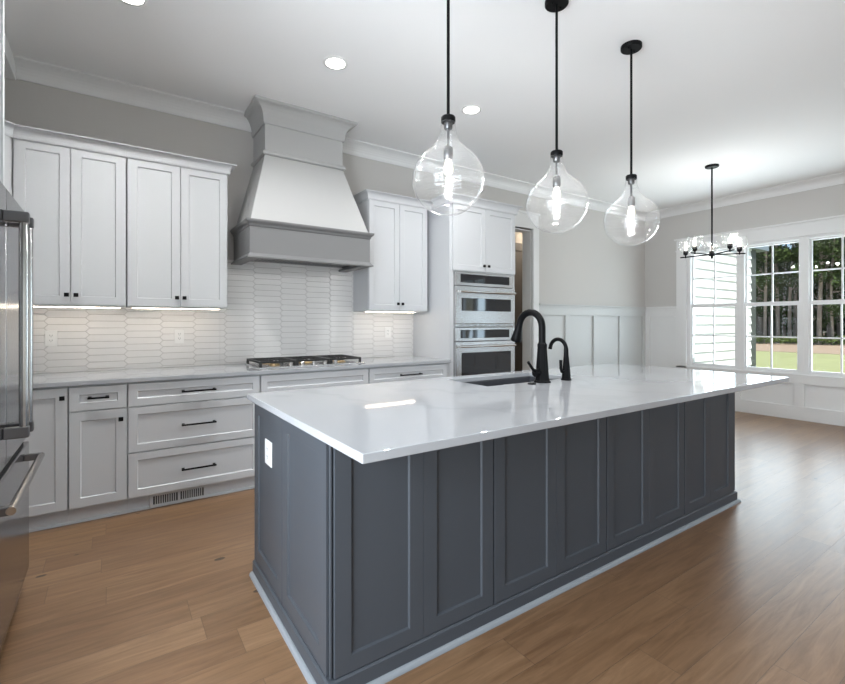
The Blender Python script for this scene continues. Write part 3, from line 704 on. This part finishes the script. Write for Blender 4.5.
# ------------------------------------------------------------------ fridge and its enclosure
FX, FY0, FY1, FYM = -.335, 1.76, 2.93, 2.345
r = thing('refrigerator', (-.7, FYM, 0), 'stainless french-door refrigerator with bar handles at the picture edge', 'refrigerator')
FF = Frame((FX, 0, 0), (0, 1, 0))          # a = y, c = out to +x
MB().box(-1.10, FX - .07, FY0 + .01, FY1 - .01, .03, 1.775).build('body', M_['darksteel'], r, bevel=.004)
MB().box(-1.05, FX - .1, FY0 + .02, FY1 - .02, 0, .03).build('feet_base', M_['slot'], r)
for (a0, a1, s) in ((FY0, FYM - .003, -1), (FYM + .003, FY1, 1)):
    d = MB().fb(FF, a0, a1, .733, 1.80, -.068, 0).build('door', M_['fridge'], r, bevel=.006, seg=3)
    h = MB(); a = FYM + s * .056
    h.tube([FF.p(a, .845, .058), FF.p(a, 1.70, .058)], .015, 14)
    hd = h.build('handle', M_['bar'], d)
    for z in (.845, 1.66): part_label(MB().fb(FF, a - .017, a + .017, z, z + .042, .0, .074).build('handle_mount', M_['darksteel'], hd, bevel=.004), 'dark steel mount')
d = MB().fb(FF, FY0, FY1, .085, .703, -.068, 0).build('freezer_drawer', M_['fridge'], r, bevel=.006, seg=3)
h = MB(); h.tube([FF.p(2.02, .655, .058), FF.p(2.80, .655, .058)], .014, 14)
hd = h.build('handle', M_['bar'], d)
for a in (2.035, 2.785): part_label(MB().fb(FF, a - .014, a + .014, .640, .670, 0, .062).build('handle_mount', M_['darksteel'], hd, bevel=.004), 'dark steel mount')
part_label(MB().fb(FF, FY0 + .01, FY1 - .01, .695, .74, -.066, -.02).build('door_gap', M_['slot'], r), 'dark gap between doors and drawer')
MB().box(-.47, FX - .06, FY0 + .02, FY1 - .02, .03, .082).build('kick_plate', M_['slot'], r)

r = thing('refrigerator_cabinet', (-.75, FYM, 0), 'white cabinet and tall side panel enclosing the fridge', 'cabinet')
MB().box(-1.118, -.4315, 2.936, 2.975, 0, 2.999).build('side_panel', M_['white'], r)
MB().box(-1.118, -.437, 1.72, 1.742, 0, 2.999).build('side_panel', M_['white'], r, bevel=.001)
MB().box(-1.118, -.46, 1.743, 2.935, 1.84, 2.999).build('body', M_['white'], r)
EF = Frame((-.46, 0, 0), (0, 1, 0))
for a0, a1, ka in ((1.745, 2.339, 2.31), (2.339, 2.933, 2.37)): d = door(EF, a0, a1, 1.845, 2.99, .02, r); knob(EF, ka, 1.9, .02, d)

# ------------------------------------------------------------------ island
IX0, IX1, IY0, IY1 = .602, 3.697, 1.457, 2.40       # carcass behind the face panels
r = thing('kitchen_island', (2.15, 1.93, 0), 'large grey panelled kitchen island under the white quartz top', 'island')
w = MB(); SX0, SX1, SY0, SY1 = 1.76, 2.60, 1.93, 2.385
w.box(IX0 + .018, SX0, IY0, IY1, .0, .883); w.box(SX1, IX1 - .018, IY0, IY1, 0, .883); w.box(SX0, SX1, IY0, SY0, 0, .883); w.box(SX0, SX1, SY1, IY1, 0, .883); w.box(SX0, SX1, SY0, SY1, 0, .60)
w.build('body', M_['grey'], r)
IF = Frame((0, IY0, 0), (1, 0, 0)); c = .02
for (a0, am, a1) in ((.620, .985, 1.345), (1.351, 1.752, 2.149), (2.156, 2.560, 2.961), (2.969, 3.305, 3.640)):
    for b0, b1 in ((a0, am), (am, a1)):
        MB().shaker(IF, b0 + .0006, b1 - .0006, .078, .880, c, rail=.06, rails=(.062, .062, .058, .058)).build('front_panel', M_['grey'], r, bevel=.001)
for a, b, c_ in ((3.646, IX1, .014), (IX0 + .006, .614, .012)): MB().fb(IF, a, b, .078, .883, 0, c_).build('corner_stile', M_['grey'], r, bevel=.001)
LF = Frame((IX0 + .018, 0, 0), (0, -1, 0))
for y0, y1 in ((1.948, 2.40), (1.462, 1.945)):
    MB().shaker(LF, -y1, -y0, .078, .880, .020, rails=(.066, .066, .072, .058)).build('end_panel', M_['grey'], r, bevel=.001)
RFm = Frame((IX1 - .018, 0, 0), (0, 1, 0))
for y0, y1 in ((1.462, 1.93), (1.933, 2.40)): MB().shaker(RFm, y0, y1, .078, .880, .02, rail=.062).build('end_panel', M_['grey'], r, bevel=.001)
BKF = Frame((0, IY1, 0), (-1, 0, 0))
for k in range(5): a = -IX1 + .03 + k * .607; d = MB().shaker(BKF, a, a + .60, .12, .875, .02).build('door', M_['grey'], r, bevel=.001); knob(BKF, a + .56, .82, .02, d)
px0, px1, py0, py1 = .592, 3.704, 1.430, 2.405
loop = [(px0, py1), (px0, py0), (px1, py0), (px1, py1)]
MB().sweep(loop, [(-.03, 0), (0, 0), (0, .068), (-.008, .074), (-.03, .074)], side=-1).build('plinth', M_['grey'], r)
qr = [(0, 0), (.017, 0), (.0165, .006), (.013, .013), (.006, .0175), (0, .018)]
part_label(MB().sweep(loop, qr, side=-1).build('shoe_molding', M_['shoe'], r), 'pale shoe moulding')

# island top with sink cut-out
tx0, tx1, ty0, ty1 = .578, 3.772, 1.147, 2.46
ox0, ox1, oy0, oy1 = 1.795, 2.565, 1.965, 2.35
w = MB()
def ring(a, z): return [(a[0], a[2], z), (a[1], a[2], z), (a[1], a[3], z), (a[0], a[3], z)]
O = (tx0, tx1, ty0, ty1); I = (ox0, ox1, oy0, oy1); z0, z1 = .8845, .914
V = ring(O, z0) + ring(O, z1) + ring(I, z0) + ring(I, z1); F = []
for q in range(4):
    k = (q + 1) % 4
    F += [(q, k, 4 + k, 4 + q), (4 + q, 4 + k, 12 + k, 12 + q), (12 + q, 12 + k, 8 + k, 8 + q), (8 + q, 8 + k, k, q)]
w.add(V, F)
tag(w.build('island_countertop', M_['quartz'], bevel=.003, seg=3), 'large white quartz top of the island with the sink cut-out', 'countertop')
r = thing('kitchen_sink', (2.18, 2.157, .66), 'dark undermount sink set in the island top', 'sink')
w = MB(); s0 = (ox0 - .012, ox1 + .012, oy0 - .012, oy1 + .012); s1 = (ox0 + .012, ox1 - .012, oy0 + .012, oy1 - .012)
V = ring(s0, .8835) + ring(s0, .66) + ring((ox0, ox1, oy0, oy1), .8835) + ring(s1, .68); F = [(4, 5, 6, 7), (12, 13, 14, 15)]
for q in range(4):
    k = (q + 1) % 4; F += [(q, k, 4 + k, 4 + q), (q, 8 + q, 8 + k, k), (8 + q, 12 + q, 12 + k, 8 + k)]
w.add(V, F); w.build('basin', M_['sink'], r, bevel=.006)
MB().lathe((2.18, 2.157, .680), [(.042, 0), (.042, .003), (.03, .004), (.012, .001)], 20).build('drain', M_['chrome'], r)
outlet(Frame((IX0 - .002, 0, 0), (0, -1, 0)), -2.17, .672, 'white outlet on the grey end panel of the island', .105, c=.0085 - .009 if False else -.009)

# faucet
def square(mb, c, prof, n=8): return mb.lathe(c, prof, n, smooth=False, sq=pi / 8)
fx, fy = 2.20, 1.915
r = thing('kitchen_faucet', (fx, fy, .914), 'tall black gooseneck pull-down faucet behind the sink', 'faucet')
square(MB(), (fx, fy, .9142), [(.054, 0), (.054, .008), (.046, .014), (.043, .03), (.030, .215), (.031, .218), (.031, .234), (.027, .238), (.024, .245)]).build('body', M_['black'], r, bevel=.0015)
pts = [(fx, fy, 1.15), (fx, fy, 1.252)]
R_ = .096
for i in range(1, 15): a = pi * i / 14 * .94; pts.append((fx, fy + R_ - R_ * cos(a), 1.252 + R_ * sin(a)))
MB().tube(pts, .0215, 16).build('spout', M_['black'], r)
e = Vector(pts[-1]); dr_ = (e - Vector(pts[-2])).normalized()
MB().tube([e - dr_ * .004, e + dr_ * .03, e + dr_ * .085, e + dr_ * .108, e + dr_ * .114], [.022, .0235, .033, .036, .033], 16).build('spray_head', M_['black'], r)
w = MB(); w.tube([(fx - .02, fy, .975), (fx - .066, fy, .975)], .024, 12); w.tube([(fx - .055, fy, .978), (fx - .085, fy, 1.0), (fx - .125, fy, 1.045)], [.010, .0095, .0085], 10)
w.build('lever', M_['black'], r)
sx, sy = 2.41, 1.90
r = thing('filter_faucet', (sx, sy, .914), 'small black filtered-water faucet beside the tall faucet', 'faucet')
square(MB(), (sx, sy, .9142), [(.034, 0), (.034, .005), (.030, .012), (.019, .13), (.017, .15)]).build('body', M_['black'], r, bevel=.001)
pts = [(sx, sy, 1.04), (sx, sy, 1.11)]; R_ = .064
for i in range(1, 13): a = pi * i / 12 * .93; pts.append((sx, sy + R_ - R_ * cos(a), 1.11 + R_ * sin(a)))
pts.append((sx, pts[-1][1] + .004, pts[-1][2] - .016))
MB().tube(pts, [.0165, .0145] + [.0125] * 12 + [.0135], 14).build('spout', M_['black'], r)
MB().tube([(sx - .012, sy, .965), (sx - .045, sy, .972), (sx - .052, sy, .99), (sx - .052, sy, 1.045)], [.011, .010, .009, .0105], 10).build('lever', M_['black'], r)
r = tag(MB().lathe((2.075, 1.885, .9142), [(.026, 0), (.026, .004), (.023, .007), (.012, .0075), (.011, .010)], 20).build('air_switch', M_['black']), 'small black disposal button on the quartz in front of the faucet', 'button')

# ------------------------------------------------------------------ pendants
def pendant(x, y, label):
    r = thing('pendant_light', (x, y, CZ), label, 'pendant light', 'glass globe pendants over the island')
    c = MB().lathe((x, y, CZ - .026), [(.062, 0), (.066, .004), (.066, .0255)], 32).build('canopy', M_['black'], r)
    for dx in (-.035, .035): MB().lathe((x + dx, y, CZ - .034), [(.005, 0), (.006, .003), (.006, .009)], 10).build('canopy_screw', M_['black'], c)
    MB().tube([(x, y, CZ - .025), (x, y, 2.255)], .0075, 12).build('stem', M_['black'], r)
    MB().lathe((x, y, 2.236), [(.0325, 0), (.0345, .004), (.0345, .024), (.030, .029), (.010, .033)], 28).build('cap', M_['black'], r)
    k = MB().tube([(x, y, 2.24), (x, y, 2.118)], .0065, 10)
    k.lathe((x, y, 2.205), [(.018, 0), (.02, .004), (.02, .03)], 18); k.lathe((x, y, 2.058), [(.018, 0), (.0225, .006), (.0225, .058), (.014, .066)], 18)
    part_label(k.build('socket', M_['darksteel'], r), 'dark steel socket on its rod')
    MB().lathe((x, y, 1.986), [(.002, 0), (.013, .004), (.021, .016), (.023, .030), (.020, .046), (.014, .060), (.013, .072)], 18).build('bulb', M_['bulb'], r)
    lo = lamp('pendant_glow', 'POINT', (0, 0, 0), PEND, (.98, .985, .98)); lo.data.shadow_soft_size = .02; lo.parent = r; lo.location = (0, 0, 2.014 - CZ)
    ph = random.uniform(0, 6)
    prof = []
    R0, zc = .172, .165            # globe, bottom at 0
    for i in range(25):
        a = -pi / 2 + radians(140) * i / 24; prof.append((max(.0, R0 * cos(a)), zc + R0 * .965 * sin(a)))
    prof += [(.087, .312), (.067, .331), (.053, .352), (.044, .376), (.038, .405), (.0345, .442)]
    outp = prof
    def wob(z, a): return .0016 * sin(z * 120 + 2.2 * sin(a + ph) + 1.1 * sin(2 * a)) + .0011 * sin(z * 61 - 2 * sin(a * 1 + ph * 2))
    g = MB().lathe((x, y, 1.796), outp, 56, wob=wob)
    part_label(g.build('globe', M_['globe'], r), 'clear swirled glass globe')
pendant(1.327, 1.73, 'clear glass globe pendant over the near end of the island, before the wall cabinets')
pendant(2.11, 1.73, 'clear glass globe pendant above the faucet, middle of the three')
pendant(2.863, 1.73, 'clear glass globe pendant nearest the dining corner')

# ------------------------------------------------------------------ chandelier
hx, hy, hz = 5.83, 2.515, 2.085
r = thing('chandelier', (hx, hy, CZ), 'black five-light chandelier with clear ringed shades before the triple window', 'chandelier')
MB().lathe((hx, hy, CZ - .025), [(.062, 0), (.072, .006), (.072, .0245)], 28).build('canopy', M_['black'], r)
MB().tube([(hx, hy, CZ - .024), (hx, hy, hz)], .009, 10).build('stem', M_['black'], r)
MB().lathe((hx, hy, hz - .05), [(.006, 0), (.012, .012), (.012, .03), (.032, .034), (.032, .066), (.014, .07)], 20).build('hub', M_['black'], r)
vdir = radians(55.741)
prof_sh = []
for i in range(25):
    t = i / 24; rr = .030 + .050 * sin(pi * min(1, t * 1.05 + .02)) ** .8 if t < .5 else .080 - .012 * ((t - .5) / .5) ** 2
    prof_sh.append((rr + .0022 * sin(t * 2 * pi * 7), .15 * t))
for k in range(5):
    a = vdir + radians(184) + 2 * pi * k / 5; ux, uy = cos(a), sin(a); x, y = hx + ux * .285, hy + uy * .285
    w = MB(); w.tube([(hx, hy, hz), (hx + ux * .345, hy + uy * .345, hz)], .008, 8)
    arm = w.build('arm', M_['black'], r)
    MB().lathe((x, y, hz - .012), [(.008, 0), (.008, .03), (.024, .042), (.027, .062), (.027, .085), (.018, .09)], 16).build('candle_cup', M_['black'], arm)
    MB().lathe((x, y, hz + .078), [(.010, 0), (.011, .012), (.015, .035), (.016, .05), (.012, .066), (.003, .074)], 14).build('bulb', M_['bulb'], arm)
    lo = lamp('chandelier_glow', 'POINT', (0, 0, 0), CHAN, (.98, .985, .98)); lo.data.shadow_soft_size = .02; lo.parent = r; lo.location = (x - hx, y - hy, hz + .13 - CZ)
    part_label(MB().lathe((x, y, hz + .05), prof_sh, 28, wob=lambda z, a: 0).build('shade', M_['shade'], arm), 'clear ringed glass shade')

# ------------------------------------------------------------------ recessed lights
for i, (x, y, lb) in enumerate(((.085, 3.06, 'recessed ceiling light above the long run of wall cabinets, cut by the picture edge'), (1.315, 3.03, 'recessed ceiling light in front of the range hood'), (2.576, 3.03, 'recessed ceiling light beside the first pendant rod'), (.6, .2, ''), (3.2, .2, ''), (5.6, .2, ''), (1.4, -2.2, ''), (4.4, -2.2, ''))):
    r = thing('recessed_light', (x, y, CZ), lb or 'recessed ceiling light behind the camera', 'ceiling light', 'recessed ceiling lights')
    n = 32; w = MB(); V = []
    for rr, z in ((.088, CZ - .0005), (.088, CZ - .004), (.070, CZ - .007), (.066, CZ - .004)):
        V += [(x + rr * cos(2 * pi * j / n), y + rr * sin(2 * pi * j / n), z) for j in range(n)]
    F = [(q * n + j, q * n + (j + 1) % n, (q + 1) * n + (j + 1) % n, (q + 1) * n + j) for q in range(3) for j in range(n)]
    w.add(V, F, True).build('trim_ring', M_['trim'], r)
    MB().lathe((x, y, CZ - .0045), [(.067, 0), (.067, .002)], 28, smooth=False).build('lens', M_['downlight'], r)
    lo = lamp('downlight', 'AREA', (x, y, CZ - .012), DOWN * (2.4, .9, 1.6, .5, .5, 2, .4, .8)[i], (.98, .985, .98), .12); lo.data.spread = radians(140); lo.parent = r; lo.location = (0, 0, -.012)
